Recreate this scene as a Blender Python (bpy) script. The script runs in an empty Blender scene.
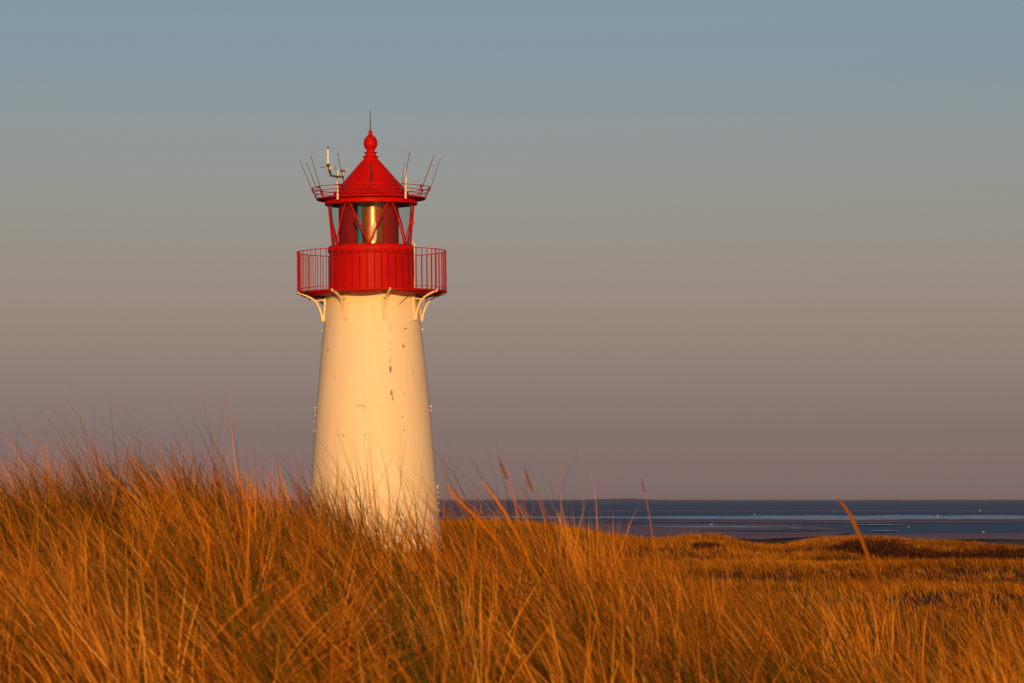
import bpy, bmesh, math, random
import numpy as np
from mathutils import Vector, Matrix

# ------------------------------------------------------------------ camera
W, H, F = 1024.0, 683.0, 3740.0
YH = 499.0                       # horizon row
EYE = 6.0                        # eye height above the sea (sea at z = 0)
PITCH = math.atan((YH - H / 2) / F)
scene = bpy.context.scene
COL = scene.collection

cam_d = bpy.data.cameras.new('camera')
cam = bpy.data.objects.new('camera', cam_d)
COL.objects.link(cam)
cam.location = (0, 0, EYE)
cam.rotation_euler = (math.pi / 2 + PITCH, 0, 0)
cam_d.sensor_width = 36
cam_d.lens = F / W * 36
cam_d.clip_start = 0.1
cam_d.clip_end = 60000
cam_d.dof.use_dof = True
cam_d.dof.focus_distance = 93.0
cam_d.dof.aperture_fstop = (cam_d.lens / 1000) / 0.0072
scene.camera = cam

# ------------------------------------------------------------------ light
SUN_EL, SUN_AZ = math.radians(4.8), math.radians(3.0)      # behind the camera, a touch to the right
world = bpy.data.worlds.new('World')
scene.world = world
world.use_nodes = True
wn, wl = world.node_tree.nodes, world.node_tree.links
for n in list(wn): wn.remove(n)
wo = wn.new('ShaderNodeOutputWorld'); bg = wn.new('ShaderNodeBackground')
sky = wn.new('ShaderNodeTexSky'); sky.sky_type = 'NISHITA'; sky.sun_disc = False
sky.sun_elevation = SUN_EL; sky.sun_rotation = math.pi - SUN_AZ
sky.altitude = 10; sky.air_density = 1.0; sky.dust_density = 1.6; sky.ozone_density = 2.0
bg.inputs['Strength'].default_value = 0.09
tc = wn.new('ShaderNodeTexCoord'); sx = wn.new('ShaderNodeSeparateXYZ')
wl.new(tc.outputs['Generated'], sx.inputs[0])
mr = wn.new('ShaderNodeMapRange'); mr.inputs['From Min'].default_value = 0.0; mr.inputs['From Max'].default_value = 0.2
wl.new(sx.outputs['Z'], mr.inputs['Value'])
ramp = wn.new('ShaderNodeValToRGB'); wl.new(mr.outputs[0], ramp.inputs[0])
# tint over the Nishita sky: the mauve-to-blue dusk belt opposite the sun
SKYR_GAIN = 8.0
SKYR = [(q, tuple(v / SKYR_GAIN for v in c)) for q, c in ((0.0, (3.9, 3.4, 7.9)), (0.016, (3.50, 3.15, 7.3)), (0.0481, (2.75, 2.40, 5.85)), (0.088, (2.05, 1.86, 4.4)), (0.1282, (1.826, 1.59, 3.397)), (0.2217, (1.701, 1.325, 2.185)),
        (0.3152, (1.676, 1.279, 1.768)), (0.4084, (1.616, 1.29, 1.588)), (0.4881, (1.551, 1.282, 1.588)), (0.5808, (1.421, 1.288, 1.586)), (0.6493, (1.371, 1.319, 1.606)), (1.0, (1.15, 1.2, 1.45)))]
els = ramp.color_ramp.elements
while len(els) > 1: els.remove(els[-1])
els[0].position = SKYR[0][0]; els[0].color = (*SKYR[0][1], 1)
for p, c in SKYR[1:]:
    e = els.new(p); e.color = (*c, 1)
vm = wn.new('ShaderNodeVectorMath'); vm.operation = 'MULTIPLY'
wl.new(sky.outputs[0], vm.inputs[0]); wl.new(ramp.outputs[0], vm.inputs[1])
vs = wn.new('ShaderNodeVectorMath'); vs.operation = 'SCALE'; vs.inputs['Scale'].default_value = SKYR_GAIN
wl.new(vm.outputs[0], vs.inputs[0])
wl.new(vs.outputs[0], bg.inputs[0]); wl.new(bg.outputs[0], wo.inputs[0])

sd = bpy.data.lights.new('sun', 'SUN'); sd.energy = 3.7; sd.angle = math.radians(0.53)
sd.color = (1.0, 0.455, 0.098)
sun = bpy.data.objects.new('sun', sd); COL.objects.link(sun)
to_sun = Vector((math.sin(SUN_AZ) * math.cos(SUN_EL), -math.cos(SUN_AZ) * math.cos(SUN_EL), math.sin(SUN_EL)))
sun.rotation_euler = to_sun.to_track_quat('Z', 'Y').to_euler()
sun.location = (0, -20, 30)

scene.view_settings.view_transform = 'Standard'
scene.view_settings.look = 'None'
scene.view_settings.exposure = 0
scene.view_settings.gamma = 1
scene.view_settings.use_curve_mapping = False

# ------------------------------------------------------------------ helpers
R_ = random.Random(5)
def ang(y): return PITCH + math.atan((H / 2 - y) / F)
def zpx(y, d): return EYE + math.tan(ang(y)) * d
def xpx(x, d): return (x - W / 2) / F * d

def tag(o, label=None, cat=None, group=None, kind=None):
    if label: o['label'] = label
    if cat: o['category'] = cat
    if group: o['group'] = group
    if kind: o['kind'] = kind
    return o
def empty(name, loc, parent=None):
    o = bpy.data.objects.new(name, None); COL.objects.link(o); o.location = loc
    o.empty_display_size = 0.2
    if parent: o.parent = parent
    return o
def link_mesh(name, me, mat, parent=None, smooth=None):
    o = bpy.data.objects.new(name, me); COL.objects.link(o)
    if mat: me.materials.append(mat)
    if parent: o.parent = parent
    return o
def obj(name, bm, mat, parent=None, smooth=False):
    me = bpy.data.meshes.new(name)
    bmesh.ops.recalc_face_normals(bm, faces=bm.faces[:])
    bm.to_mesh(me); bm.free()
    o = link_mesh(name, me, mat, parent)
    if smooth:
        me.polygons.foreach_set('use_smooth', [True] * len(me.polygons))
        me.set_sharp_from_angle(angle=math.radians(38))
    return o
def tube(bm, pts, rad, n=8, cap=True):
    """a round bar through pts; rad a number or a list"""
    pts = [Vector(p) for p in pts]
    rads = rad if isinstance(rad, (list, tuple)) else [rad] * len(pts)
    rings = []
    for i, p in enumerate(pts):
        a = pts[max(i - 1, 0)]; b = pts[min(i + 1, len(pts) - 1)]
        t = (b - a).normalized()
        u = t.cross(Vector((0, 0, 1)))
        if u.length < 0.05: u = t.cross(Vector((0, 1, 0)))
        u.normalize(); v = t.cross(u)
        rings.append([bm.verts.new(p + (u * math.cos(2 * math.pi * k / n) + v * math.sin(2 * math.pi * k / n)) * rads[i]) for k in range(n)])
    for r0, r1 in zip(rings, rings[1:]):
        for k in range(n):
            bm.faces.new((r0[k], r0[(k + 1) % n], r1[(k + 1) % n], r1[k]))
    if cap:
        bm.faces.new(rings[0][::-1]); bm.faces.new(rings[-1])
def lathe(bm, prof, n=64, a0=0.0, a1=2 * math.pi, close=True):
    full = abs(a1 - a0 - 2 * math.pi) < 1e-6
    m = n if full else n + 1
    cols = []
    for k in range(m):
        a = a0 + (a1 - a0) * k / n
        cols.append([bm.verts.new((r * math.sin(a), -r * math.cos(a), z)) for r, z in prof])
    for k in range(n):
        c0, c1 = cols[k], cols[(k + 1) % m]
        for i in range(len(prof) - 1):
            bm.faces.new((c0[i], c1[i], c1[i + 1], c0[i + 1]))
    if full and close:
        for i in (0, -1):
            if prof[i][0] > 1e-4:
                bm.faces.new([c[i] for c in cols])
def box(bm, c, s, rot=None):
    m = Matrix.Translation(c)
    if rot is not None: m = m @ rot
    m = m @ Matrix.Diagonal((s[0], s[1], s[2], 1))
    return bmesh.ops.create_cube(bm, size=1, matrix=m)['verts']
def ball(bm, c, s, u=12, v=8, rot=None):
    m = Matrix.Translation(c)
    if rot is not None: m = m @ rot
    m = m @ Matrix.Diagonal((s[0], s[1], s[2], 1))
    bmesh.ops.create_uvsphere(bm, u_segments=u, v_segments=v, radius=1, matrix=m)

# ------------------------------------------------------------------ materials
def mat_new(name):
    m = bpy.data.materials.new(name); m.use_nodes = True
    nt = m.node_tree
    return m, nt, nt.nodes['Principled BSDF'], nt.nodes['Material Output']
def simple(name, col, rough=0.5, metal=0.0, noise=0.0, scale=6.0, coat=0.0, bump=0.0, spec=0.35):
    m, nt, p, _ = mat_new(name)
    p.inputs['Roughness'].default_value = rough; p.inputs['Metallic'].default_value = metal
    p.inputs['Coat Weight'].default_value = coat; p.inputs['Specular IOR Level'].default_value = spec
    p.inputs['Coat Roughness'].default_value = 0.18
    t = nt.nodes.new('ShaderNodeTexCoord')
    nz = nt.nodes.new('ShaderNodeTexNoise'); nz.inputs['Scale'].default_value = scale; nz.inputs['Detail'].default_value = 6
    nt.links.new(t.outputs['Object'], nz.inputs['Vector'])
    mx = nt.nodes.new('ShaderNodeMix'); mx.data_type = 'RGBA'
    a = tuple(max(0, c * (1 - noise)) for c in col); b = tuple(min(1, c * (1 + noise)) for c in col)
    mx.inputs[6].default_value = (*a, 1); mx.inputs[7].default_value = (*b, 1)
    nt.links.new(nz.outputs['Fac'], mx.inputs[0]); nt.links.new(mx.outputs[2], p.inputs['Base Color'])
    if bump:
        bp = nt.nodes.new('ShaderNodeBump'); bp.inputs['Strength'].default_value = bump; bp.inputs['Distance'].default_value = 0.02
        nt.links.new(nz.outputs['Fac'], bp.inputs['Height']); nt.links.new(bp.outputs[0], p.inputs['Normal'])
    return m

RED = simple('red gloss paint', (0.42, 0.005, 0.003), 0.48, noise=0.3, scale=2.6, coat=0.0, bump=0.12, spec=0.08)
RED_DULL = simple('dull dark red paint', (0.30, 0.008, 0.007), 0.6, noise=0.25, scale=7, spec=0.12)  # darker, duller copy of the red for bars and rails
CREAM = simple('cream painted iron', (0.80, 0.72, 0.56), 0.45, noise=0.12, scale=9)
DARK = simple('dark grey fittings', (0.035, 0.035, 0.037), 0.5, noise=0.3, scale=30)
PALE = simple('pale antenna plastic', (0.78, 0.74, 0.66), 0.4, noise=0.08, scale=30)
WHIP = simple('antenna whip', (0.06, 0.045, 0.045), 0.45, noise=0.4, scale=12)
WHIP_RED = simple('reddish antenna whip', (0.20, 0.035, 0.04), 0.45, noise=0.4, scale=12)
BRASS = simple('yellow brass', (0.30, 0.15, 0.03), 0.45, metal=0.4, noise=0.3, scale=40)
CURTAIN = simple('dark red lantern blind', (0.26, 0.008, 0.010), 0.7, noise=0.2, scale=8)
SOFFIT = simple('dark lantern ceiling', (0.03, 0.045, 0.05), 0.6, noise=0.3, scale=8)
TEAL = simple('teal reflection strip', (0.02, 0.32, 0.9), 0.25, noise=0.3, scale=14)  # reflection at the lens edge, put into a flat colour
LENS = simple('amber lens glass', (0.50, 0.17, 0.05), 0.30, metal=0.55, noise=0.6, scale=5, coat=1.0)

def glass_mat():
    m, nt, p, out = mat_new('lantern glass')
    nt.nodes.remove(p)
    tr = nt.nodes.new('ShaderNodeBsdfTransparent'); tr.inputs[0].default_value = (0.86, 0.90, 0.90, 1)
    gl = nt.nodes.new('ShaderNodeBsdfGlossy'); gl.inputs['Roughness'].default_value = 0.05
    fc = nt.nodes.new('ShaderNodeLayerWeight'); fc.inputs[0].default_value = 0.5
    pw = nt.nodes.new('ShaderNodeMath'); pw.operation = 'POWER'; pw.inputs[1].default_value = 5
    nt.links.new(fc.outputs['Facing'], pw.inputs[0])
    fr = nt.nodes.new('ShaderNodeMath'); fr.operation = 'MULTIPLY_ADD'; fr.inputs[1].default_value = 0.7; fr.inputs[2].default_value = 0.045
    nt.links.new(pw.outputs[0], fr.inputs[0])
    mx = nt.nodes.new('ShaderNodeMixShader')
    nt.links.new(fr.outputs[0], mx.inputs[0]); nt.links.new(tr.outputs[0], mx.inputs[1]); nt.links.new(gl.outputs[0], mx.inputs[2])
    nt.links.new(mx.outputs[0], out.inputs[0])
    return m
GLASS = glass_mat()

# ------------------------------------------------------------------ terrain
def vnoise(x, y, seed=0):
    """smooth value noise, numpy arrays"""
    xi = np.floor(x).astype(np.int64); yi = np.floor(y).astype(np.int64)
    xf = x - xi; yf = y - yi
    def h(a, b):
        n = (a * 374761393 + b * 668265263 + seed * 1442695041) & 0xFFFFFFFF
        n = ((n ^ (n >> 13)) * 1274126177) & 0xFFFFFFFF
        n = n ^ (n >> 16)
        return (n & 0xFFFF) / 65535.0
    u = xf * xf * (3 - 2 * xf); v = yf * yf * (3 - 2 * yf)
    return (h(xi, yi) * (1 - u) + h(xi + 1, yi) * u) * (1 - v) + (h(xi, yi + 1) * (1 - u) + h(xi + 1, yi + 1) * u) * v
def fbm(x, y, seed=0, octs=4):
    s = 0; a = 0.5
    for o in range(octs):
        s = s + a * vnoise(x * 2 ** o, y * 2 ** o, seed + o * 7); a *= 0.5
    return s - 0.47
def sstep(a, b, x):
    t = np.clip((x - a) / (b - a), 0, 1); return t * t * (3 - 2 * t)

DC = 15.0          # crest of the near dune
NEAR_H = 0.44      # height at which its grass reads as a solid mass
NP = [(-400, 520), (-60, 496), (0, 487), (60, 469), (120, 458), (200, 462), (255, 476), (300, 494), (340, 510), (400, 508),
      (440, 506), (480, 518), (530, 526), (590, 542), (650, 566), (720, 586), (800, 594), (900, 606), (1024, 612), (1400, 618)]
RP = [(-600, 530), (0, 516), (250, 515), (300, 514), (440, 517), (500, 518), (555, 522), (610, 531), (655, 535), (690, 531), (720, 531),
      (745, 539), (768, 543), (790, 541), (815, 536), (850, 534), (895, 535), (925, 538), (960, 539), (990, 543), (1030, 545), (1500, 541)]
DR = 108.0
RG = 0.26
def ground(x, y):
    x = np.asarray(x, float); y = np.asarray(y, float)
    d = np.maximum(y, 0.5)
    px = x / d * F + W / 2
    pxn = x / np.maximum(d, 9.0) * F + W / 2
    crest = -(np.interp(pxn, [p[0] for p in NP], [p[1] for p in NP]) - YH) / F * DC - NEAR_H
    low = -0.37 - NEAR_H
    near = np.where(d < DC, low + (crest - low) * (.45 * np.clip((d - 7.0) / (DC - 7.0), 0, 1) + .55 * sstep(7.0, DC, d)), crest)
    near = near - 0.7 * (1 - sstep(0.5, 6.5, d))
    midb = -2.15 + 0.55 * sstep(30, 62, d) + 0.10 * sstep(62, 95, d)
    near_w = 1 - sstep(DC + 0.5, DC + 8.5, d)
    ridge_top = -(np.interp(px, [p[0] for p in RP], [p[1] for p in RP]) - YH) / F * DR - RG
    rise = sstep(84, DR, d) * (1 - sstep(DR + 2, 150, d))
    mid = midb + (ridge_top - midb) * rise
    far = -2.6 - 3.0 * sstep(140, 420, d) - 0.9 * sstep(430, 700, d)
    z = mid * (1 - sstep(DR + 4, 155, d)) + far * sstep(DR + 4, 155, d)
    z = z * (1 - near_w) + near * near_w
    bumps = fbm(x / 5.5, y / 9.0, 3) * 0.6 * sstep(14, 50, d) * (1 - 0.75 * sstep(92, DR, d)) * (1 - sstep(180, 420, d))
    bumps = bumps + fbm(x / 2.1, y / 3.1, 9) * 0.10 * sstep(14, 40, d) * (1 - sstep(180, 420, d))
    bumps = bumps + fbm(x / 0.75, y / 1.1, 17) * 0.32 * (1 - sstep(17, 26, d))
    return EYE + z + bumps

def grid_mesh(name, px, ds, mat):
    P, D = np.meshgrid(px, ds)
    DD = np.maximum(D, 4.0)
    X = (P - W / 2) / F * DD; Y = D
    Z = ground(X, Y)
    n, m = X.shape
    co = np.stack([X, Y, Z], -1).reshape(-1, 3).astype(np.float32)
    idx = np.arange(n * m).reshape(n, m)
    f = np.stack([idx[:-1, :-1], idx[:-1, 1:], idx[1:, 1:], idx[1:, :-1]], -1).reshape(-1, 4)
    me = fast_mesh(name, co, f)
    me.polygons.foreach_set('use_smooth', np.ones(len(f), bool))
    return link_mesh(name, me, mat)
def fast_mesh(name, co, quads):
    me = bpy.data.meshes.new(name)
    me.vertices.add(len(co)); me.vertices.foreach_set('co', np.ascontiguousarray(co, np.float32).ravel())
    me.loops.add(quads.size); me.loops.foreach_set('vertex_index', np.ascontiguousarray(quads, np.int32).ravel())
    me.polygons.add(len(quads))
    me.polygons.foreach_set('loop_start', np.arange(0, quads.size, 4, dtype=np.int32))
    me.polygons.foreach_set('loop_total', np.full(len(quads), 4, np.int32))
    me.update(); me.validate()
    return me

def ground_mat():
    m, nt, p, _ = mat_new('dune soil and dry litter')
    t = nt.nodes.new('ShaderNodeTexCoord')
    n1 = nt.nodes.new('ShaderNodeTexNoise'); n1.inputs['Scale'].default_value = 0.35; n1.inputs['Detail'].default_value = 9
    n2 = nt.nodes.new('ShaderNodeTexNoise'); n2.inputs['Scale'].default_value = 14; n2.inputs['Detail'].default_value = 6
    for n in (n1, n2): nt.links.new(t.outputs['Object'], n.inputs['Vector'])
    r = nt.nodes.new('ShaderNodeValToRGB')
    r.color_ramp.elements[0].position = 0.35; r.color_ramp.elements[0].color = (0.09, 0.035, 0.006, 1)
    r.color_ramp.elements[1].position = 0.68; r.color_ramp.elements[1].color = (0.26, 0.105, 0.018, 1)
    nt.links.new(n1.outputs['Fac'], r.inputs[0])
    mx = nt.nodes.new('ShaderNodeMix'); mx.data_type = 'RGBA'; mx.blend_type = 'MULTIPLY'; mx.inputs[0].default_value = 0.7
    r2 = nt.nodes.new('ShaderNodeValToRGB'); r2.color_ramp.elements[0].position = 0.3; r2.color_ramp.elements[0].color = (0.3, 0.3, 0.3, 1)
    r2.color_ramp.elements[1].position = 0.65
    nt.links.new(n2.outputs['Fac'], r2.inputs[0])
    nt.links.new(r.outputs[0], mx.inputs[6]); nt.links.new(r2.outputs[0], mx.inputs[7])
    nt.links.new(mx.outputs[2], p.inputs['Base Color']); p.inputs['Roughness'].default_value = 0.95
    p.inputs['Specular IOR Level'].default_value = 0.1
    b = nt.nodes.new('ShaderNodeBump'); b.inputs['Strength'].default_value = 0.8; b.inputs['Distance'].default_value = 0.08
    nt.links.new(n2.outputs['Fac'], b.inputs['Height']); nt.links.new(b.outputs[0], p.inputs['Normal'])
    return m
GROUND = ground_mat()
px = np.concatenate([np.linspace(-5500, -300, 60)[:-1], np.linspace(-300, 1350, 420), np.linspace(1350, 6500, 60)[1:]])
ds = np.concatenate([np.linspace(-25, 3, 10), np.linspace(3.4, 22, 100), np.linspace(22.5, 84, 70), np.linspace(84.6, 150, 90), np.geomspace(151, 720, 60)])
tag(grid_mesh('dune_ground', px, ds, GROUND), 'rolling sandy dune ground under the dry grass', kind='structure')

# ------------------------------------------------------------------ sea
def water_mat():
    m, nt, p, _ = mat_new('sea water')
    t = nt.nodes.new('ShaderNodeTexCoord')
    mp = nt.nodes.new('ShaderNodeMapping'); mp.inputs['Scale'].default_value = (0.004, 0.02, 1)
    nt.links.new(t.outputs['Object'], mp.inputs[0])
    n = nt.nodes.new('ShaderNodeTexNoise'); n.inputs['Scale'].default_value = 1; n.inputs['Detail'].default_value = 7
    nt.links.new(mp.outputs[0], n.inputs['Vector'])
    r = nt.nodes.new('ShaderNodeValToRGB')
    r.color_ramp.elements[0].position = 0.35; r.color_ramp.elements[0].color = (0.020, 0.040, 0.085, 1)
    r.color_ramp.elements[1].position = 0.68; r.color_ramp.elements[1].color = (0.045, 0.070, 0.115, 1)
    nt.links.new(n.outputs['Fac'], r.inputs[0]); nt.links.new(r.outputs[0], p.inputs['Base Color'])
    p.inputs['Roughness'].default_value = 0.45; p.inputs['IOR'].default_value = 1.33
    p.inputs['Specular IOR Level'].default_value = 0.25
    mp2 = nt.nodes.new('ShaderNodeMapping'); mp2.inputs['Scale'].default_value = (0.15, 0.6, 1)
    nt.links.new(t.outputs['Object'], mp2.inputs[0])
    n2 = nt.nodes.new('ShaderNodeTexNoise'); n2.inputs['Scale'].default_value = 1; n2.inputs['Detail'].default_value = 5
    nt.links.new(mp2.outputs[0], n2.inputs['Vector'])
    b = nt.nodes.new('ShaderNodeBump'); b.inputs['Strength'].default_value = 0.9; b.inputs['Distance'].default_value = 1.0
    nt.links.new(n2.outputs['Fac'], b.inputs['Height']); nt.links.new(b.outputs[0], p.inputs['Normal'])
    return m
WATER = water_mat()
bm = bmesh.new()
ys = [540, 1000, 2000, 5000, 12000, 40000]; xs = [-40000, -8000, -2000, 0, 2000, 8000, 40000]
vv = [[bm.verts.new((x, y, 0)) for x in xs] for y in ys]
for i in range(len(ys) - 1):
    for j in range(len(xs) - 1):
        bm.faces.new((vv[i][j], vv[i][j + 1], vv[i + 1][j + 1], vv[i + 1][j]))
tag(obj('sea', bm, WATER), 'dark blue tidal sea out to the horizon', kind='structure')

MUD = simple('wet brown mud', (0.33, 0.13, 0.095), 0.6, noise=0.4, scale=0.02, spec=0.3)
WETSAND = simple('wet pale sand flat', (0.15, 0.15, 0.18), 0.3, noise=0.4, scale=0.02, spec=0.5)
BEACHM = simple('beach sand', (0.42, 0.28, 0.17), 0.8, noise=0.2, scale=0.05)
SALT = simple('dark green salt marsh', (0.055, 0.06, 0.02), 0.9, noise=0.3, scale=0.1)
def ydist(y, z=0.0): return (EYE - z) / math.tan(-ang(y))
def flat(name, label, x0, x1, y0, y1, mat, z, seed, rough=0.3, ends=60, gaps=0.0):
    """low sheet on the shallow sea between two rows of the view, ragged edges, tapered ends"""
    bm = bmesh.new(); n = 160; prev = None
    for i in range(n + 1):
        t = i / n; x = x0 + (x1 - x0) * t
        e = min(1, (x - x0) / ends, (x1 - x) / ends); e = max(0.02, e) ** 0.6
        mid = (y0 + y1) / 2; h = (y1 - y0) / 2
        na = float(fbm(np.array([x / 45.0]), np.array([seed * 3.3]), seed, 5)[0]); nb = float(fbm(np.array([x / 38.0]), np.array([seed * 5.1 + 9]), seed + 3, 5)[0])
        ya = mid - h * e * (1 + 2.2 * rough * na); yb = mid + h * e * (1 + 2.2 * rough * nb)
        if yb < ya + 0.05: yb = ya + 0.05
        da, db = ydist(ya, z), ydist(yb, z)
        c = [bm.verts.new((xpx(x, da), da, z)), bm.verts.new((xpx(x, db), db, z))]
        if prev: bm.faces.new((prev[0], prev[1], c[1], c[0]))
        prev = c
    o = obj(name, bm, mat); tag(o, label, kind='structure'); return o
flat('mudflat', 'thin far brown mudflat line in the sea', 540, 1250, 510.3, 511.6, MUD, 0.10, 1, 0.8)
flat('mudflat', 'far short mudflat line at the left of the sea', 150, 520, 511.5, 512.6, MUD, 0.10, 2, 0.8)
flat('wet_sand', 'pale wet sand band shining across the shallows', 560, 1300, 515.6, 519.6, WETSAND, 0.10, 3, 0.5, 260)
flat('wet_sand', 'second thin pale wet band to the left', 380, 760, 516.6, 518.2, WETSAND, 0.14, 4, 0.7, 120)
flat('mudflat', 'brown mud strip below the pale band', 600, 1180, 520.4, 522.8, MUD, 0.10, 5, 0.6, 200)
flat('mudflat', 'broad dark mudflat behind the dune gap', 380, 850, 524.6, 538.5, MUD, 0.18, 6, 0.25, 60)
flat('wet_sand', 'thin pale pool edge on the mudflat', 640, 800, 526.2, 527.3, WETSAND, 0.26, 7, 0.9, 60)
flat('shallow_water', 'blue pool left on the mudflat', 700, 850, 529.2, 531.4, WATER, 0.26, 8, 0.9, 50)
flat('mudflat', 'narrow brown mudflat before the shore on the right', 820, 1300, 533.4, 539.5, MUD, 0.18, 9, 0.3, 60)
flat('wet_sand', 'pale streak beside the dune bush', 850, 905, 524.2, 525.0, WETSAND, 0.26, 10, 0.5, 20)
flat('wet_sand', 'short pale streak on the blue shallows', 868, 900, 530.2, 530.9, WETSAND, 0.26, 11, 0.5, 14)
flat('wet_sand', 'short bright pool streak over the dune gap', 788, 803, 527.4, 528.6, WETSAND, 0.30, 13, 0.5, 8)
flat('salt_marsh', 'dark green salt marsh edge at the far right shore', 970, 1300, 540.6, 545.5, SALT, 1.25, 12, 0.3, 40)

# far coast
bm = bmesh.new(); D9 = 9000; prev = None
for i in range(121):
    x = 470 + i * 5.2
    t = i / 120
    h = 0.8 + 4.2 * math.exp(-((x - 632) / 34.0) ** 2) + 3 * math.exp(-((x - 590) / 50.0) ** 2) + 2.2 * math.exp(-((x - 1000) / 160.0) ** 2) + 1.2 * float(fbm(np.array([x / 9.0]), np.array([2.0]), 4)[0])
    h *= min(1, t * 8, (1 - t) * 8)
    X = xpx(x, D9)
    c = [bm.verts.new((X, D9 - 350, 0.05)), bm.verts.new((X, D9, 0.3 + h)), bm.verts.new((X, D9 + 350, 0.05))]
    if prev:
        bm.faces.new((prev[0], c[0], c[1], prev[1])); bm.faces.new((prev[1], c[1], c[2], prev[2]))
    prev = c
tag(obj('far_coast', bm, simple('distant land', (0.14, 0.12, 0.14), 1.0, noise=0.2, scale=0.01)), 'faint low coast on the horizon across the water', kind='structure')

# ------------------------------------------------------------------ lighthouse
D = 93.5; U = D / F                      # metres per pixel at the tower
BY = 566.0                               # row of its foot
AX = 375.0; LEAN = 0.0116
def axis(y): return AX - LEAN * (BY - y)
Z0 = zpx(BY, D)
lh = empty('lighthouse', (xpx(AX, D), D, Z0))
lh.rotation_euler = (0, -LEAN, 0)
tag(lh, 'short white lighthouse with red gallery, glazed lantern and red cone roof on the dune', 'lighthouse')
def lz(y, Y=0.0): return zpx(y, D + Y) - Z0
def LP(x, y, Y=0.0):
    return Vector((xpx(x, D + Y) - xpx(axis(y), D), Y, lz(y, Y)))
def pol(rpx, deg, y):
    a = math.radians(deg); return Vector((rpx * U * math.sin(a), -rpx * U * math.cos(a), lz(y)))
def PR(*pts): return [(r * U, lz(y)) for r, y in pts]

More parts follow.
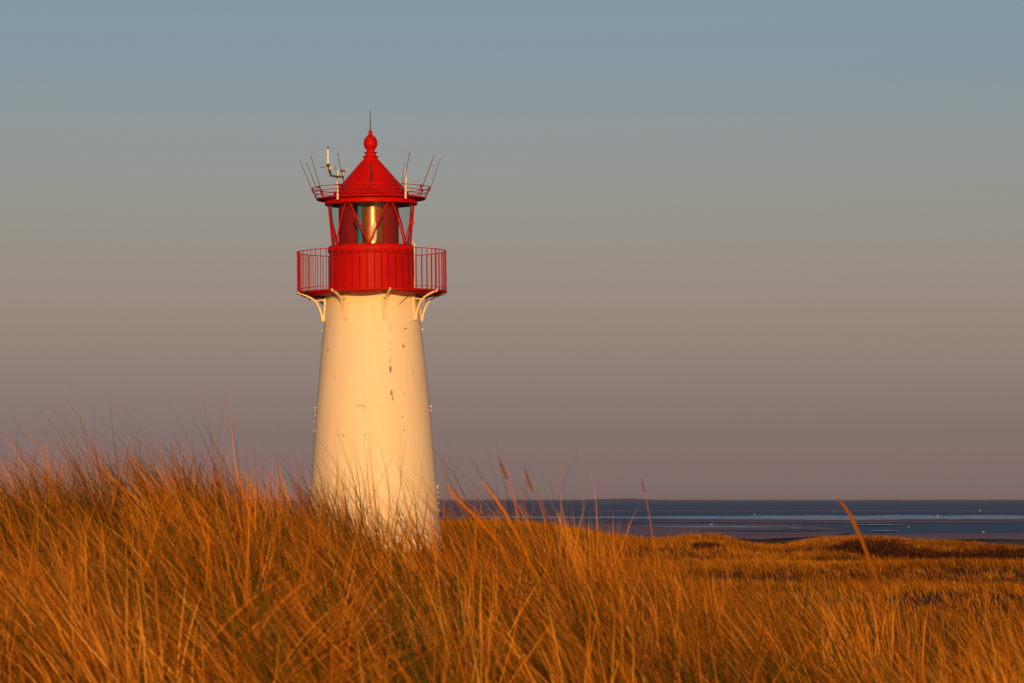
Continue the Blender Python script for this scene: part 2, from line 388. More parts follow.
def tower_mat():
    m, nt, p, _ = mat_new('white tower paint with rust spots')
    N, Lk = nt.nodes, nt.links
    t = N.new('ShaderNodeTexCoord')
    sp = N.new('ShaderNodeSeparateXYZ'); Lk.new(t.outputs['Object'], sp.inputs[0])
    # paint tone: broad uneven yellowing and vertical streaks
    mp = N.new('ShaderNodeMapping'); mp.inputs['Scale'].default_value = (2.2, 2.2, 0.22); Lk.new(t.outputs['Object'], mp.inputs[0])
    n1 = N.new('ShaderNodeTexNoise'); n1.inputs['Scale'].default_value = 1.6; n1.inputs['Detail'].default_value = 7; Lk.new(mp.outputs[0], n1.inputs['Vector'])
    r1 = N.new('ShaderNodeValToRGB'); e = r1.color_ramp.elements
    e[0].position = 0.30; e[0].color = (0.75, 0.72, 0.56, 1); e[1].position = 0.70; e[1].color = (0.79, 0.77, 0.65, 1)
    Lk.new(n1.outputs['Fac'], r1.inputs[0])
    wob = N.new('ShaderNodeTexNoise'); wob.inputs['Scale'].default_value = 22; wob.inputs['Detail'].default_value = 4; Lk.new(t.outputs['Object'], wob.inputs['Vector'])
    spots = [(385, 317.4, 1.2, 1.5), (390.4, 369.4, 1.6, 3.4), (390.2, 361, .45, 2.6), (389.6, 350, .35, 1.4), (390.3, 343.5, .45, .9), (390, 328, .35, 3),
             (402.8, 346, 1.1, 2.2), (405, 328.3, 1.2, .8), (326.7, 348.5, .8, 1.1), (345.6, 318.7, 1.6, .9), (391.6, 393, 1.5, 3.4), (392.6, 399, .9, 2.2),
             (358.5, 405.6, .8, .7), (361.5, 405.4, .8, .8), (364.5, 405.8, .9, .8), (338, 435.3, .7, .6), (343.2, 435.2, 1.1, .8), (365, 435, .8, .7), (364.5, 408.5, .5, .8),
             (402.5, 417, .8, .9), (404, 431, .8, 1.0), (404.5, 394, .7, .7), (371, 452, .5, .8), (334, 376, .5, .7), (412, 372, .4, 1.1), (347, 299, .6, 1.2), (386, 303, .5, 1.8)]
    acc = None
    for (x, y, w, h) in spots:
        s = N.new('ShaderNodeVectorMath'); s.operation = 'SUBTRACT'; s.inputs[1].default_value = (LP(x, y, -1.2).x, 0, lz(y, -1.2))
        Lk.new(t.outputs['Object'], s.inputs[0])
        q = N.new('ShaderNodeVectorMath'); q.operation = 'MULTIPLY'; q.inputs[1].default_value = (1 / (w * U), 0, 1 / (h * U)); Lk.new(s.outputs[0], q.inputs[0])
        l = N.new('ShaderNodeVectorMath'); l.operation = 'LENGTH'; Lk.new(q.outputs[0], l.inputs[0])
        if acc is None: acc = l.outputs['Value']
        else:
            mn = N.new('ShaderNodeMath'); mn.operation = 'MINIMUM'; Lk.new(acc, mn.inputs[0]); Lk.new(l.outputs['Value'], mn.inputs[1]); acc = mn.outputs[0]
    ad = N.new('ShaderNodeMath'); ad.operation = 'MULTIPLY_ADD'; ad.inputs[1].default_value = 1.6; ad.inputs[2].default_value = -0.8; Lk.new(wob.outputs['Fac'], ad.inputs[0])
    su = N.new('ShaderNodeMath'); su.operation = 'ADD'; Lk.new(acc, su.inputs[0]); Lk.new(ad.outputs[0], su.inputs[1])
    rr = N.new('ShaderNodeMapRange'); rr.inputs['From Min'].default_value = 1.25; rr.inputs['From Max'].default_value = 0.5; rr.inputs['To Max'].default_value = 0.78; Lk.new(su.outputs[0], rr.inputs['Value'])
    front = N.new('ShaderNodeMath'); front.operation = 'LESS_THAN'; front.inputs[1].default_value = 0; Lk.new(sp.outputs['Y'], front.inputs[0])
    mu = N.new('ShaderNodeMath'); mu.operation = 'MULTIPLY'; Lk.new(rr.outputs[0], mu.inputs[0]); Lk.new(front.outputs[0], mu.inputs[1])
    # fine scattered rust specks
    n3 = N.new('ShaderNodeTexNoise'); n3.inputs['Scale'].default_value = 7.5; n3.inputs['Detail'].default_value = 3; Lk.new(t.outputs['Object'], n3.inputs['Vector'])
    r3 = N.new('ShaderNodeMapRange'); r3.inputs['From Min'].default_value = 0.735; r3.inputs['From Max'].default_value = 0.80; r3.inputs['To Max'].default_value = 0.35; Lk.new(n3.outputs['Fac'], r3.inputs['Value'])
    mxx = N.new('ShaderNodeMath'); mxx.operation = 'MAXIMUM'; Lk.new(mu.outputs[0], mxx.inputs[0]); Lk.new(r3.outputs[0], mxx.inputs[1])
    mx = N.new('ShaderNodeMix'); mx.data_type = 'RGBA'; mx.inputs[7].default_value = (0.20, 0.075, 0.02, 1)
    Lk.new(mxx.outputs[0], mx.inputs[0]); Lk.new(r1.outputs[0], mx.inputs[6]); Lk.new(mx.outputs[2], p.inputs['Base Color'])
    p.inputs['Roughness'].default_value = 0.6; p.inputs['Specular IOR Level'].default_value = 0.2
    b = N.new('ShaderNodeBump'); b.inputs['Strength'].default_value = 0.15; b.inputs['Distance'].default_value = 0.02
    n4 = N.new('ShaderNodeTexNoise'); n4.inputs['Scale'].default_value = 1.3; n4.inputs['Detail'].default_value = 3; Lk.new(t.outputs['Object'], n4.inputs['Vector'])
    Lk.new(n4.outputs['Fac'], b.inputs['Height']); Lk.new(b.outputs[0], p.inputs['Normal'])
    return m
TOWER = tower_mat()
PROF = [(600, 72.5), (566, 69.0), (530, 66.0), (487, 62.8), (450, 60.2), (407, 57.0), (390, 55.2), (350, 51.3), (330, 49.2), (300, 46.5), (292.6, 46.1)]
def rt(y): return float(np.interp(-y, [-p[0] for p in PROF], [p[1] for p in PROF]))
bm = bmesh.new(); lathe(bm, [(r * U, lz(y)) for y, r in PROF], 96)
obj('tower', bm, TOWER, lh, True)
for y in (330, 407, 487):                       # bolted joints of the iron plates
    bm = bmesh.new(); r = rt(y)
    lathe(bm, PR((r - .5, y + .8), (r + .25, y + .6), (r + .25, y - .6), (r - .5, y - .8)), 96, close=False)
    for k in range(4):
        a = k * 90 + 88
        box(bm, pol(r + .7, a, y), (.035, .045, .04), Matrix.Rotation(math.radians(a), 4, 'Z'))
    obj('joint_ring', bm, TOWER, lh, True)
for side, rows_ in ((-90, (410, 415, 421, 430)), (90, (411, 489, 493, 498, 504, 511))):
    for y in rows_:                              # stray bolts along the plate edges
        bm = bmesh.new(); box(bm, pol(rt(y) + .3, side, y), (.035, .03, .03)); obj('bolt', bm, TOWER, lh)

# gallery deck: rim, floor and scalloped underside
BR = [15.7 + 45 * k for k in range(8)]; RG_ = 74.5
bm = bmesh.new()
lathe(bm, PR((45, 291.9), (RG_, 291.9), (RG_ + .5, 292.3), (RG_ + .5, 293.4), (RG_ - 1.0, 293.6)), 128, close=False)
n = 256; rows = []
for k in range(n):
    a = 360 * k / n
    s = abs(math.sin(math.radians(4 * (a - 15.7)))) ** 0.8
    row = []
    for r, f in ((RG_ - 1.0, 0.0), (RG_ - 3, .35), (RG_ - 6, .75), (RG_ - 11, 1.0), (RG_ - 19, 1.05), (45.6, .95)):
        row.append(bm.verts.new(pol(r, a, 293.6 + (.4 + 3.0 * s) * f)))
    rows.append(row)
for k in range(n):
    for i in range(5):
        bm.faces.new((rows[k][i], rows[(k + 1) % n][i], rows[(k + 1) % n][i + 1], rows[k][i + 1]))
bmesh.ops.remove_doubles(bm, verts=bm.verts[:], dist=1e-4)
obj('gallery_deck', bm, RED, lh, True)

# brackets
for a in BR:
    bm = bmesh.new()
    def ribbon(pts, w):
        """pts (r, y, thickness px): flat bar bent in the radial plane"""
        ca = math.radians(a); side = Vector((math.cos(ca), math.sin(ca), 0)) * (w * U / 2)
        V = []
        P = [pol(r, a, y) for r, y, _ in pts]
        rad = Vector((math.sin(ca), -math.cos(ca), 0))
        for i, p in enumerate(P):
            t = (P[min(i + 1, len(P) - 1)] - P[max(i - 1, 0)]).normalized()
            nrm = t.cross(side).normalized() * (pts[i][2] * U / 2)
            V.append([bm.verts.new(p + side + nrm), bm.verts.new(p - side + nrm), bm.verts.new(p - side - nrm), bm.verts.new(p + side - nrm)])
        for q0, q1 in zip(V, V[1:]):
            for i in range(4): bm.faces.new((q0[i], q0[(i + 1) % 4], q1[(i + 1) % 4], q1[i]))
        bm.faces.new(V[0]); bm.faces.new(V[-1][::-1])
    ribbon([(75.3, 293.2, 2.0), (70, 294.9, 1.9), (64.5, 297.2, 1.8), (60.5, 299.7, 1.7), (57.2, 302.8, 1.7), (54.4, 308, 1.8), (52.3, 314, 2.0), (50.6, 321.5, 2.3)], 1.9)
    ribbon([(48.2, 297.5, 2.2), (48.9, 306, 2.0), (49.9, 321.3, 1.6)], 2.6)
    ribbon([(49.6, 300.2, 1.2), (58, 301.0, 1.1)], 1.2)
    ball(bm, pol(75.3, a, 292.8), (.03, .03, .03), 8, 6)
    obj('bracket', bm, CREAM, lh)
# gallery railing
rail = obj('railing', (lambda b: (lathe(b, PR((RG_ - .45, 252.3), (RG_ + .45, 252.3), (RG_ + .45, 251.5), (RG_ - .45, 251.5), (RG_ - .45, 252.3)), 128, close=False),
                                  lathe(b, PR((RG_ - .3, 289.4), (RG_ + .3, 289.4), (RG_ + .3, 288.8), (RG_ - .3, 288.8), (RG_ - .3, 289.4)), 128, close=False), b)[-1])(bmesh.new()), RED, lh)
me_b = None
for k in range(64):
    a = 15.7 + 360 / 64 * k; post = k % 8 == 0
    bm = bmesh.new(); tube(bm, [pol(RG_, a, 291.9), pol(RG_, a, 252.0)], U * (.75 if post else .40), 6)
    obj('rail_post' if post else 'baluster', bm, RED_DULL, rail)
# lantern base drum
bm = bmesh.new(); lathe(bm, PR((30, 291.8), (44.0, 291.8), (43.6, 286), (42.4, 253.2), (43.6, 252.4), (43.8, 250), (43.7, 247.6), (43.0, 246.4), (42.0, 246.0), (20, 246.0)), 96, close=False)
drum = obj('lantern_base', bm, RED, lh, True)
bm = bmesh.new()
tube(bm, [pol(46, 70, 291.8), pol(46, 70, 246), pol(44, 72, 243)], .018, 6)
obj('drain_pipe', bm, CREAM, lh)
# lantern glazing
def cone_pt(a, y): return pol(38.8 + (42.6 - 38.8) * (246.0 - y) / (246.0 - 203.5), a, y)
bm = bmesh.new(); lathe(bm, PR((38.4, 245.9), (42.2, 203.6)), 72, close=False)
gl = obj('lantern_glass', bm, GLASS, lh, True)
for k in range(6):
    for s in (-1, 1):
        at, ab = -31.5 + 60 * k, -31.5 + 60 * k + 30 * s
        bm = bmesh.new(); tube(bm, [cone_pt(at + s * 2.2 + (ab - at - s * 2.2) * i / 6, 203.6 + (246.0 - 203.6) * i / 6) for i in range(7)], U * .85, 8)
        obj('glazing_bar', bm, RED, lh, True)
for a in (-90, 90):
    bm = bmesh.new(); tube(bm, [cone_pt(a, 203.6), cone_pt(a, 246.0)], U * 1.2, 6); 
    obj('glazing_bar', bm, RED_DULL, lh, True)
for a in (-76, 78, -150, 152):
    bm = bmesh.new(); tube(bm, [pol(41.2, a, 205), pol(38.0, a, 246)], U * .7, 6); obj('glass_frame', bm, SOFFIT, lh)
bm = bmesh.new(); box(bm, cone_pt(88, 223.5) + Vector((.02, 0, 0)), (.07, .06, .09)); obj('handle', bm, RED, lh)
# inside the lantern
bm = bmesh.new(); lathe(bm, PR((30, 245.9), (30, 205)), 60, math.radians(31), math.radians(331))
bmesh.ops.translate(bm, verts=bm.verts[:], vec=Vector((-2.6 * U, 0, 0)))
obj('lamp_blind', bm, CURTAIN, lh, True)
bm = bmesh.new()
pr = []
for i in range(41):
    y = 245.8 - 39.6 * i / 40
    pr.append((13.6 + (.12 if i % 2 else 0), y))
lathe(bm, [(1 * U, lz(245.9))] + [(r * U, lz(y)) for r, y in pr] + [(1 * U, lz(205.8))], 72, close=False)
bmesh.ops.translate(bm, verts=bm.verts[:], vec=Vector((1.2 * U, 0, 0)))
obj('lens', bm, LENS, lh, True)
bm = bmesh.new(); tube(bm, [LP(374.4, y, -16.8 * U) for y in (243.5, 238, 231, 225, 220.5)], [.02, .055, .075, .06, .015], 14); obj('glint_body', bm, simple('white glint body', (.95, .95, .95), .2, spec=.6, coat=1), lh, True)  # white glossy body added to stand in for the glint on the lens
bm = bmesh.new(); lathe(bm, PR((20, 245.6), (20, 207)), 6, math.radians(-40), math.radians(-27)); obj('lens_reflection', bm, TEAL, lh)  # teal strip added in place of the reflection along the lens edge
bm = bmesh.new(); lathe(bm, PR((.5, 205.5), (41.6, 205.5), (41.6, 203.0), (.5, 203.0)), 64, close=False); obj('lantern_ceiling', bm, SOFFIT, lh)
# roof
bm = bmesh.new()
lathe(bm, PR((42.3, 205.4), (45.8, 205.2), (46.5, 204.4), (46.4, 201.2), (46.0, 200.4), (54.2, 200.0), (54.9, 199.6), (54.9, 198.7), (54.2, 198.4), (40.6, 198.0),
             (40.2, 196.8), (39.0, 195.6), (31.0, 186.2), (7.2, 159.2), (6.8, 157.8)), 96, close=False)
roof = obj('roof', bm, RED, lh, True)
bm = bmesh.new()
for k in range(12):                                # raised seams of the roof plates
    a = 2.5 + 30 * k
    tube(bm, [pol(38.0, a, 194.2), pol(8.4, a, 160.6)], .012, 5)
obj('roof_seam', bm, RED, roof)
bm = bmesh.new(); tube(bm, [pol(13.5, 4, 165.2), pol(28.5, 3, 183.6)], [.022, .026], 6); obj('roof_slot', bm, DARK, roof)
bm = bmesh.new()
lathe(bm, PR((6.4, 158.4), (7.8, 157.0), (7.9, 156.2), (5.6, 155.6), (5.2, 153.4), (6.6, 152.8), (6.6, 152.1), (4.4, 151.6), (3.9, 150.2), (4.6, 149.2), (6.2, 147.2), (7.0, 144.4), (7.0, 142.2), (6.4, 139.6),
             (4.8, 137.0), (2.8, 135.4), (1.8, 134.0), (1.5, 132.8), (2.6, 132.4), (2.6, 131.8), (1.3, 131.2), (.9, 129.2), (.01, 129.0)), 40, close=False)
fin = obj('finial', bm, RED, lh, True)
bm = bmesh.new(); tube(bm, [pol(0, 0, 130), pol(0, 0, 116), pol(0, 0, 108.5)], [U * .55, U * .45, U * .12], 6); obj('lightning_rod', bm, DARK, fin)
# roof railing
bm = bmesh.new()
for r, y in ((58.8, 188.2), (57.3, 192.0), (55.9, 195.6)):
    lathe(bm, PR((r - .33, y + .33), (r + .33, y + .33), (r + .33, y - .33), (r - .33, y - .33), (r - .33, y + .33)), 96, close=False)
rr_ = obj('roof_railing', bm, RED_DULL, lh)
for k in range(12):
    a = 30 * k
    bm = bmesh.new(); tube(bm, [pol(54.6, a, 199), pol(58.9, a, 187.9)], U * (.75 if a in (90, 270) else .5), 6)
    box(bm, pol(58.6, a, 188.8), (.05, .05, .06), Matrix.Rotation(math.radians(a), 4, 'Z'))
    obj('rail_post', bm, RED_DULL, rr_)
def ringY(x, y, R):
    off = abs(x - axis(y)); return -math.sqrt(max(0, R * R - off * off)) * U
for bx_, by_, tx, ty, rad, red in ((312.4, 189, 299.4, 159.5, .42, 1), (317.4, 188, 305.6, 161.5, .36, 0), (320.8, 187, 310.2, 155.0, .36, 0), (344.6, 187, 336.9, 152.5, .36, 0),
                                  (339.5, 187, 334.4, 164.8, .28, 0), (400.9, 187, 404.2, 163.5, .30, 0), (402.2, 187, 409.4, 152.8, .36, 0), (420.8, 187.5, 433.8, 156.5, .46, 1), (429.2, 189, 440.2, 158.8, .36, 1)):
    Yb = ringY(bx_, by_, 59); ra = (tx - axis(ty)) / (bx_ - axis(by_))
    bm = bmesh.new(); a, b = LP(bx_, by_ + 3, Yb), LP(tx, ty, Yb * min(ra, 1.35))
    tube(bm, [a, a.lerp(b, .12), b], [U * .7, U * rad, U * rad * .75], 6)
    obj('whip_antenna', bm, WHIP_RED if red else WHIP, lh)
for x in (337.2, 405.3):
    Y = ringY(x, 190, 56)
    bm = bmesh.new(); a = LP(x, 199, Y); b = LP(x, 171 if x > 400 else 170, Y); tube(bm, [a, a.lerp(b, .55), a.lerp(b, .56), b], [U * 1.0, U * 1.0, U * 1.15, U * .8], 8)
    if x > 400: ball(bm, b, (.03, .03, .04), 8, 6)
    obj('antenna_pole', bm, PALE, lh)
# instrument arm with its fittings, left
Y = ringY(337, 190, 56) - .06
arm = obj('instrument_arm', (lambda b: (tube(b, [LP(343.0, 179.5, Y), LP(343.0, 176.6, Y), LP(336, 176.2, Y), LP(330.4, 175.2, Y), LP(329.0, 170, Y), LP(328.2, 164.8, Y)], [.02, .022, .026, .03, .034, .03], 8), b)[-1])(bmesh.new()), WHIP, lh)
bm = bmesh.new(); a, b = LP(327.5, 163.2, Y), LP(327.3, 148.2, Y); tube(bm, [a, b], [U * .95, U * .85], 10); o = obj('tube_antenna', bm, PALE, lh)
bm = bmesh.new(); tube(bm, [b, b + Vector((0, 0, .045))], [.026, .02], 8); obj('cap', bm, DARK, o)
bm = bmesh.new(); tube(bm, [a + Vector((0, 0, -.06)), a], [.04, .03], 8); obj('foot', bm, DARK, o)
bm = bmesh.new(); tube(bm, [LP(319.5, 166.8, Y), LP(327.6, 166.2, Y)], .008, 5); obj('wire_aerial', bm, WHIP, lh)
bm = bmesh.new(); box(bm, LP(329.8, 167.6, Y - .02), (.055, .06, .075)); obj('junction_box', bm, BRASS, lh)
bm = bmesh.new(); tube(bm, [LP(342.9, 177, Y), LP(342.9, 171.6, Y)], .014, 6); ball(bm, LP(342.6, 170.5, Y), (.085, .05, .03), 10, 6); box(bm, LP(345.2, 170.0, Y), (.07, .012, .035))
obj('wind_sensor', bm, BRASS, lh)
# lamps and small boxes under the gallery
for x, y, Y, s in ((309.2, 299, -.3, .05), (318.6, 297.6, -.35, .07), (321.6, 298.2, -.3, .06), (426.6, 298.6, -.3, .08), (442.8, 294.6, -.25, .085), (432.0, 297.0, -.25, .05)):
    bm = bmesh.new(); p = LP(x, y, Y); box(bm, p, (s, s, s * .8)); tube(bm, [p, p + Vector((0, 0, .12))], .012, 5); obj('gallery_lamp', bm, DARK, lh)
bm = bmesh.new(); tube(bm, [pol(46.9, 53, 297), pol(47.3, 46, 301), pol(47.9, 36.5, 306.5)], .010, 5); obj('dark_diagonal', bm, WHIP, lh)  # thin dark diagonal line on the wall below the deck
bm = bmesh.new(); lathe(bm, PR((70.5, 562), (80, 562), (80, 590), (70.5, 590)), 64, close=False)
obj('plinth', bm, simple('concrete plinth', (.35, .33, .3), .9, noise=.2, scale=4), lh)

# ------------------------------------------------------------------ grass
def grass_mat(name, cols):
    m, nt, p, out = mat_new(name)
    at = nt.nodes.new('ShaderNodeAttribute'); at.attribute_name = 'tint'
    sp = nt.nodes.new('ShaderNodeSeparateColor'); nt.links.new(at.outputs['Color'], sp.inputs[0])
    r = nt.nodes.new('ShaderNodeValToRGB'); el = r.color_ramp.elements
    while len(el) > 1: el.remove(el[-1])
    el[0].position = cols[0][0]; el[0].color = (*cols[0][1], 1)
    for q, c in cols[1:]:
        e = el.new(q); e.color = (*c, 1)
    nt.links.new(sp.outputs[0], r.inputs[0])
    # pale dry tips, browner stalk feet: the blade's own colour
    mx = nt.nodes.new('ShaderNodeMix'); mx.data_type = 'RGBA'; mx.blend_type = 'MULTIPLY'; mx.inputs[0].default_value = 1
    r2 = nt.nodes.new('ShaderNodeValToRGB'); r2.color_ramp.elements[0].color = (.72, .70, .62, 1); r2.color_ramp.elements[1].color = (1.08, 1.02, 1, 1); r2.color_ramp.elements[1].position = .6
    nt.links.new(sp.outputs[1], r2.inputs[0])
    nt.links.new(r.outputs[0], mx.inputs[6]); nt.links.new(r2.outputs[0], mx.inputs[7])
    nt.links.new(mx.outputs[2], p.inputs['Base Color'])
    p.inputs['Roughness'].default_value = 0.6; p.inputs['Specular IOR Level'].default_value = 0.08
    tr = nt.nodes.new('ShaderNodeBsdfTranslucent'); nt.links.new(mx.outputs[2], tr.inputs[0])
    ms = nt.nodes.new('ShaderNodeMixShader'); ms.inputs[0].default_value = 0.2
    nt.links.new(p.outputs[0], ms.inputs[1]); nt.links.new(tr.outputs[0], ms.inputs[2]); nt.links.new(ms.outputs[0], out.inputs[0])
    return m
GRASS = grass_mat('dry marram grass', [(0, (.045, .055, .008)), (.14, (.11, .11, .012)), (.26, (.06, .026, .005)), (.42, (.22, .09, .007)), (.65, (.46, .185, .010)), (.88, (.60, .265, .02)), (1, (.70, .40, .08))])
GRASS_MID = grass_mat('dry dune grass', [(0, (.07, .04, .006)), (.3, (.24, .10, .007)), (.7, (.46, .20, .010)), (1, (.58, .31, .03))])

def blades(name, roots, L, lean, bend, width, tint, segs, mat, seed, wscale=1.0):
    """roots (n,3); L, width, tint (n,); lean, bend (n,2) horizontal tilt at the foot and added towards the tip"""
    n = len(roots); g = np.random.default_rng(seed)
    s = np.linspace(0, 1, segs + 1)
    dirs = np.empty((n, segs, 3))
    wv = np.concatenate([g.normal(0, .13, (n, 2)), g.uniform(0, 6.28, (n, 1)), g.uniform(4, 9, (n, 1))], 1) * (1 if segs > 5 else 0)
    for i in range(segs):
        sm = (s[i] + s[i + 1]) / 2
        h = lean + bend * (sm ** 1.4) + wv[:, :2] * np.sin(wv[:, 2:3] + sm * wv[:, 3:4])
        dv = np.concatenate([h, np.ones((n, 1))], 1); dirs[:, i] = dv / np.linalg.norm(dv, axis=1, keepdims=True)
    pts = np.concatenate([np.zeros((n, 1, 3)), np.cumsum(dirs * (L[:, None, None] / segs), 1)], 1) + roots[:, None, :]
    phi = g.uniform(0, 2 * np.pi, n); tw = g.normal(0, .7, n)
    side = np.empty((n, segs + 1, 3))
    for i in range(segs + 1):
        a = phi + tw * s[i]; side[:, i, 0] = np.cos(a); side[:, i, 1] = np.sin(a) * .75; side[:, i, 2] = 0
    prof = np.clip(np.minimum(1, .55 + s * 1.6) * (1 - s ** 2.2) + .05, .05, 1)
    off = side * (width[:, None, None] / 2) * prof[None, :, None]
    co = np.stack([pts - off, pts + off], 2).reshape(-1, 3)
    base = (np.arange(n) * (segs + 1) * 2)[:, None] + (np.arange(segs) * 2)[None, :]
    q = np.stack([base, base + 1, base + 3, base + 2], -1).reshape(-1, 4)
    me = fast_mesh(name, co, q)
    at = me.color_attributes.new('tint', 'FLOAT_COLOR', 'POINT')
    c = np.ones((n, segs + 1, 2, 4), np.float32); c[..., 0] = tint[:, None, None]; c[..., 1] = s[None, :, None]; c[..., 2] = 0
    at.data.foreach_set('color', c.ravel())
    me.polygons.foreach_set('use_smooth', np.ones(len(q), bool))
    return link_mesh(name, me, mat)

HEATH = [(872, 95, .9, 1.6, .42), (893, 95.5, .75, 1.6, .44), (855, 97, .7, 1.2, .30), (936, 95, .8, 1.5, .36), (920, 97, .5, 1.1, .22), (960, 96, .6, 1.1, .26), (985, 94.5, .75, 1.5, .36), (1008, 93.5, .7, 1.3, .3),
         (1045, 95, .9, 1.6, .3), (1100, 96, 1.2, 2, .35), (835, 98, .5, 1.0, .2), (705, 99, .5, .8, .14), (250, 100, 1.2, 2, .3), (948, 88, .35, .6, .16), (818, 90, .3, .5, .14)]
WIND = np.array([-0.52, 0.03])
def tussocks(name, label, pxr, dr, dens, per, Lr, wr, spread, fan, segs, mat, seed, keep=None, height=None, windk=1.0):
    g = np.random.default_rng(seed)
    d0, d1 = dr
    kx = (pxr[1] - pxr[0]) / F
    area = kx * (d1 ** 2 - d0 ** 2) / 2
    nt_ = int(area * dens)
    d = np.sqrt(g.uniform(d0 ** 2, d1 ** 2, nt_)); p = g.uniform(pxr[0], pxr[1], nt_)
    x = (p - W / 2) / F * d
    if keep is not None:
        k = keep(x, d, g); x, d = x[k], d[k]
    nt_ = len(x)
    size = g.uniform(.6, 1.25, nt_) * (1 + .5 * fbm(x / 1.1, d / 1.3, seed + 2))
    cnt = np.maximum(3, (per * g.uniform(.5, 1.5, nt_) * size).astype(int))
    i = np.repeat(np.arange(nt_), cnt); n = len(i)
    r = np.abs(g.normal(0, spread, n)) * size[i]; a = g.uniform(0, 2 * np.pi, n)
    rx, ry = np.cos(a) * r, np.sin(a) * r
    X, Y = x[i] + rx, d[i] + ry
    roots = np.stack([X, Y, ground(X, Y) - .01], 1)
    tl = g.normal(0, .22, (nt_, 2))[i]
    out = np.stack([np.cos(a), np.sin(a)], 1) * (g.uniform(0, 1, n) ** .8)[:, None] * fan
    gust = (1 + .8 * fbm(x / 1.6, d / 2.0, seed + 40))[i][:, None]
    lean = out * .55 + tl * .6 + WIND * .45 * gust * windk
    bend = out * 1.0 + tl * .8 + WIND * 1.3 * gust * windk * g.uniform(.3, 1.8, (n, 1)) + g.normal(0, .15, (n, 2))
    L = g.uniform(Lr[0], Lr[1], n) * (.75 + .25 * size[i]) * (1 - .10 * sstep(560, 700, X / Y * F + W / 2))
    if height is not None: L = L * height(X, Y)
    w = g.uniform(wr[0], wr[1], n)
    tb = np.clip(g.normal(.47, .22, nt_) + 1.1 * fbm(x / 3.1, d / 4.2, seed + 70), 0, 1)[i]
    tint = np.clip(tb + g.normal(0, .22, n), 0, 1)
    tint = np.where(g.random(n) < .07, g.uniform(0, .2, n), tint)
    o = blades(name, roots, L, lean, bend, w, tint, segs, mat, seed + 1)
    tag(o, label, 'grass', kind='stuff')
    print(name, n)
    return o

tussocks('marram_grass', 'tall dry orange marram grass bending left on the near dune', (-420, 1450), (6.8, 16.2), 11.5, 125, (.26, .62), (.003, .0072), .07, .55, 8, GRASS, 11)
tussocks('marram_grass', 'tall thin wispy marram blades rising above the crest of the near dune', (-420, 620), (11.5, 16.0), 7, 13, (.52, .84), (.0026, .0052), .08, .5, 9, GRASS, 19, windk=.9)
tussocks('dune_grass', 'sparse rough grass in the hollow behind the near dune', (-500, 1550), (16.2, 52.0), 1.6, 14, (.35, .6), (.006, .012), .10, .6, 3, GRASS_MID, 21)
def not_tower(x, d, g):
    k = ((x - xpx(AX, D)) ** 2 + (d - D) ** 2) > 2.2 ** 2
    for (p, dd, rx, ry, h) in HEATH:
        k &= ((((x - xpx(p, dd)) / rx) ** 2 + ((d - dd + .4) / (ry + .5)) ** 2) > .8) | (g.random(len(x)) < .12)
    k &= g.random(len(x)) < np.clip(.8 + 1.8 * fbm(x / 2.6, d / 3.4, 61), .45, 1)
    return k
tussocks('dune_grass', 'low dry orange dune grass covering the rolling ground around the tower', (-350, 1400), (52.0, 119.0), 15, 11, (.12, .27), (.008, .018), .13, .7, 2, GRASS_MID, 31, keep=not_tower)

def arching_tuft():
    # one wind-flattened tuft whose long blades arch over to the right, low in front of the lighthouse
    g = np.random.default_rng(91); n = 150
    cx = np.repeat([xpx(252, 8.6), xpx(318, 9.4), xpx(200, 9.0)], n // 3); cy = np.repeat([8.6, 9.4, 9.0], n // 3)
    x = cx + g.normal(0, .05, n); y = cy + g.normal(0, .09, n)
    roots = np.stack([x, y, ground(x, y) + .06], 1)
    lean = np.stack([g.uniform(.15, .95, n), g.normal(-.1, .2, n)], 1); bend = np.stack([g.uniform(.6, 2.4, n), g.normal(0, .3, n)], 1)
    return blades('marram_grass', roots, g.uniform(.36, .60, n), lean, bend, g.uniform(.004, .0075, n), np.clip(g.normal(.72, .15, n), 0, 1), 12, GRASS, 92)
tag(arching_tuft(), 'pale marram blades arching over to the right, low in front of the lighthouse', 'grass', kind='stuff')

# dark heath on the far dune face
def heath():
    g = np.random.default_rng(77)
    patches = HEATH
    RT = []; LL = []
    for (p, d, rx, ry, h) in patches:
        n = int(2600 * rx * ry)
        a = g.uniform(0, 2 * np.pi, n); r = np.sqrt(g.uniform(0, 1, n)) * (1 + .25 * np.sin(a * 3 + p))
        x = xpx(p, d) + np.cos(a) * r * rx; y = d + np.sin(a) * r * ry
        z = ground(x, y) + g.uniform(0, 1, n) * h * np.clip(1 - (r / 1.3) ** 2, .15, 1) * (.7 + .9 * (fbm(x / .5, y / .5, 8) + .47))
        RT.append(np.stack([x, y, z], 1)); LL.append(np.full(n, .06))
    roots = np.concatenate(RT); n = len(roots)
    lean = g.normal(0, .8, (n, 2))
    return blades('heath', roots, g.uniform(.05, .11, n), lean, g.normal(0, .5, (n, 2)), g.uniform(.02, .045, n), g.uniform(0, 1, n), 1,
                  grass_mat('dark heath twigs', [(0, (.030, .016, .010)), (.6, (.085, .035, .018)), (1, (.17, .075, .03))]), 78)
tag(heath(), 'dark brown heath scrub patches on the far dune face', 'heath', kind='stuff')

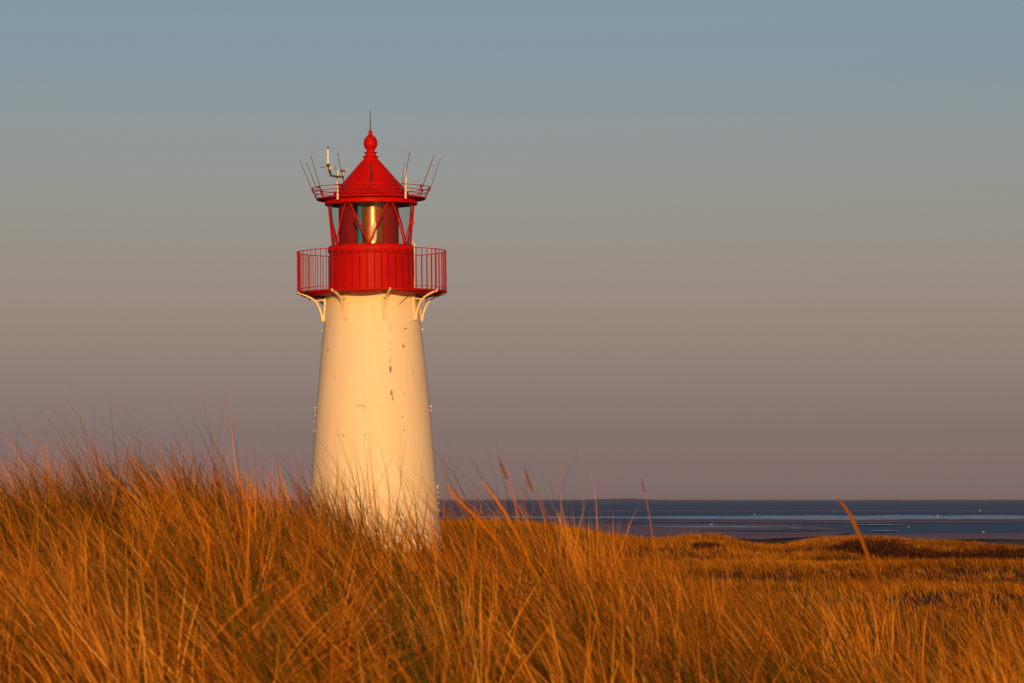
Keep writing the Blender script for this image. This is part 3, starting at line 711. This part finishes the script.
# ------------------------------------------------------------------ single stalks that stand out
def stalk(name, label, cat, pts, d, wpx, head=None, tint=.6):
    """pts: rows of the view from foot to tip"""
    base = Vector((xpx(pts[0][0], d), d, float(ground(xpx(pts[0][0], d), d))))
    r = empty(name, base); tag(r, label, cat, 'single stalks above the grass')
    P = [Vector((xpx(x, d), d + (i * .01), zpx(y, d))) - base for i, (x, y) in enumerate(pts)]
    P = [Vector((P[0].x + .06, 0, -.02))] + P
    bm = bmesh.new(); nn = len(P)
    # folded ribbon: two faces meeting at a keel
    L0 = bm.verts.layers.float_color.new('tint'); rows = []
    for i, p in enumerate(P):
        w = wpx / F * d * (.12 if i == nn - 1 else .7 if i == nn - 2 else 1.0 if (i >= nn - 4 or head) else .75 if i == nn - 5 else .35) / 2
        vs_ = [bm.verts.new(p + Vector((-w, 0, 0))), bm.verts.new(p + Vector((0, w * .7, 0))), bm.verts.new(p + Vector((w, 0, 0))), bm.verts.new(p + Vector((0, w * .9, 0)))]
        for v in vs_: v[L0] = (tint, i / (nn - 1), 0, 1)
        rows.append(vs_)
    for a, b in zip(rows, rows[1:]):
        for i in range(4): bm.faces.new((a[i], a[(i + 1) % 4], b[(i + 1) % 4], b[i]))
    obj('stem' if head else 'blade', bm, GRASS, r)
    if head:
        (x0, y0), (x1, y1), hw = head
        a = Vector((xpx(x0, d), d, zpx(y0, d))) - base; b = Vector((xpx(x1, d), d, zpx(y1, d))) - base
        bm = bmesh.new(); w = hw / F * d / 2
        tube(bm, [a.lerp(b, t) for t in (0, .15, .4, .7, .9, 1)], [w * .3, w * .9, w, w * .8, w * .5, w * .1], 7)
        rg = random.Random(int(x0))
        for k in range(60):                       # spikelets
            t = rg.random(); c = a.lerp(b, t); th = rg.uniform(0, 6.28); ww = w * (1.15 - .6 * t)
            q = c + Vector((math.cos(th) * ww, math.sin(th) * ww, 0)); tube(bm, [c, q + (b - a).normalized() * w * 2.0], [w * .25, w * .06], 4)
        obj('seed_head', bm, simple('dark seed head', (.17, .085, .035), .8, noise=.3, scale=60), r)
    return r
stalk('grass_stalk', 'stalk with a dark seed head standing against the sky right of the tower', 'grass stalk', [(540, 610), (529, 560), (519, 520), (512, 495), (507.5, 478), (505, 470)], 13.5, .9, ((507.4, 480), (499.6, 459.5), 3.0))
stalk('grass_stalk', 'stalk with a thin orange seed head between dark stalk and open water', 'grass stalk', [(566, 610), (556, 560), (545, 520), (536, 493), (531, 480)], 13.2, .8, ((532.6, 492), (525, 470), 2.8))
stalk('grass_stalk', 'thin stalk with a small seed head rising over the low dune dip', 'grass stalk', [(658, 600), (655, 560), (651, 525), (646, 497), (644, 488)], 13.0, .8, ((644.6, 493), (641.5, 479), 1.8))
stalk('grass_stalk', 'broad orange grass blade leaning left in front of the blue water at right', 'grass stalk', [(905, 700), (892, 640), (877, 580), (862, 540), (851, 515), (843, 503), (838, 497)], 13.4, 4.2, tint=.5)
stalk('grass_stalk', 'thick curved orange blade right beside the tower foot', 'grass stalk', [(520, 600), (500, 545), (476, 517), (461, 503), (452, 492), (446, 484)], 13.0, 4.4, tint=.7)
stalk('grass_stalk', 'straight orange blade crossing the water just left of the dark seed head', 'grass stalk', [(540, 600), (525, 550), (506, 514), (495, 498), (487, 488), (481, 479)], 13.3, 3.2, tint=.75)

# ------------------------------------------------------------------ birds and marker out on the flats
WHITE = simple('white plumage', (.5, .6, .8), .8, noise=.1, scale=8)
GREYW = simple('grey wing', (.35, .36, .38), .8, noise=.1, scale=8)
BEAK = simple('orange bill', (.6, .25, .03), .6)
def gull(x, y, label, s=1.0, face=1):
    z = .2 if y > 524 else .1
    d = ydist(y, z)
    r = empty('gull', (xpx(x, d), d, z)); tag(r, label, 'gull', 'white birds on the tidal flats')
    s *= .72; r.scale = (s, s, s)
    bm = bmesh.new()
    for q in (-.06, .06): tube(bm, [(0, q, 0), (0, q, .2)], .012, 5)
    ball(bm, (0, 0, .33), (.30, .13, .14), 14, 10, Matrix.Rotation(.25 * face, 4, 'Y'))
    tube(bm, [(.18 * face, 0, .38), (.27 * face, 0, .50), (.29 * face, 0, .56)], [.09, .06, .05], 8)
    ball(bm, (.31 * face, 0, .58), (.085, .065, .065), 10, 8)
    tube(bm, [(-.2 * face, 0, .32), (-.45 * face, 0, .28)], [.07, .02], 6)
    obj('body', bm, WHITE, r, True)
    for sgn in (-1, 1):
        bm = bmesh.new(); ball(bm, (-.07 * face, sgn * .12, .36), (.28, .03, .09), 10, 6, Matrix.Rotation(.2 * face, 4, 'Y')); obj('wing', bm, GREYW, r, True)
    bm = bmesh.new(); tube(bm, [(.38 * face, 0, .575), (.48 * face, 0, .555)], [.02, .006], 5); obj('beak', bm, BEAK, r)
for a in ((711, 525.6, 'bright white gull on the mudflat just over the low dune hump', 1.0, 1), (726, 514.6, 'pale gull on the far shallows, left of a pair above the pale band', .9, -1),
          (754, 515.0, 'white gull on the far shallows, right of a pair above the pale band', 1.2, 1), (833, 512.4, 'lone gull beyond the tip of the leaning broad blade', 1.2, -1),
          (979.5, 511.6, 'farthest gull on the thin far mudflat line at the right', 1.7, 1), (983, 532.9, 'gull at the near edge of the blue water, rightmost one', .7, -1),
          (908, 527.8, 'gull wading in the blue shallows over the dark heath', .7, 1)):
    gull(*a)
r_ = empty('tide_marker', (xpx(937, ydist(519.2)), ydist(519.2), 0)); tag(r_, 'pale pole marker with a small top sign in the shallows at right', 'tide marker')
bm = bmesh.new(); tube(bm, [(0, 0, -.3), (0, 0, .95)], .05, 8); obj('pole', bm, GREYW, r_)
bm = bmesh.new(); box(bm, (.10, 0, 1.06), (.36, .05, .3)); obj('top_sign', bm, GREYW, r_)

# ------------------------------------------------------------------ sea air
hm = bpy.data.materials.new('sea haze'); hm.use_nodes = True; nt = hm.node_tree
for n in list(nt.nodes): nt.nodes.remove(n)
ho = nt.nodes.new('ShaderNodeOutputMaterial'); hv = nt.nodes.new('ShaderNodeVolumePrincipled')
hv.inputs['Color'].default_value = (.80, .84, .92, 1); hv.inputs['Density'].default_value = 2.6e-5; hv.inputs['Anisotropy'].default_value = 0.2
nt.links.new(hv.outputs[0], ho.inputs['Volume'])
bm = bmesh.new(); box(bm, (0, 19900, 9), (90000, 40400, 22))
tag(obj('haze', bm, hm), 'thin pale sea haze softening the horizon', kind='stuff')
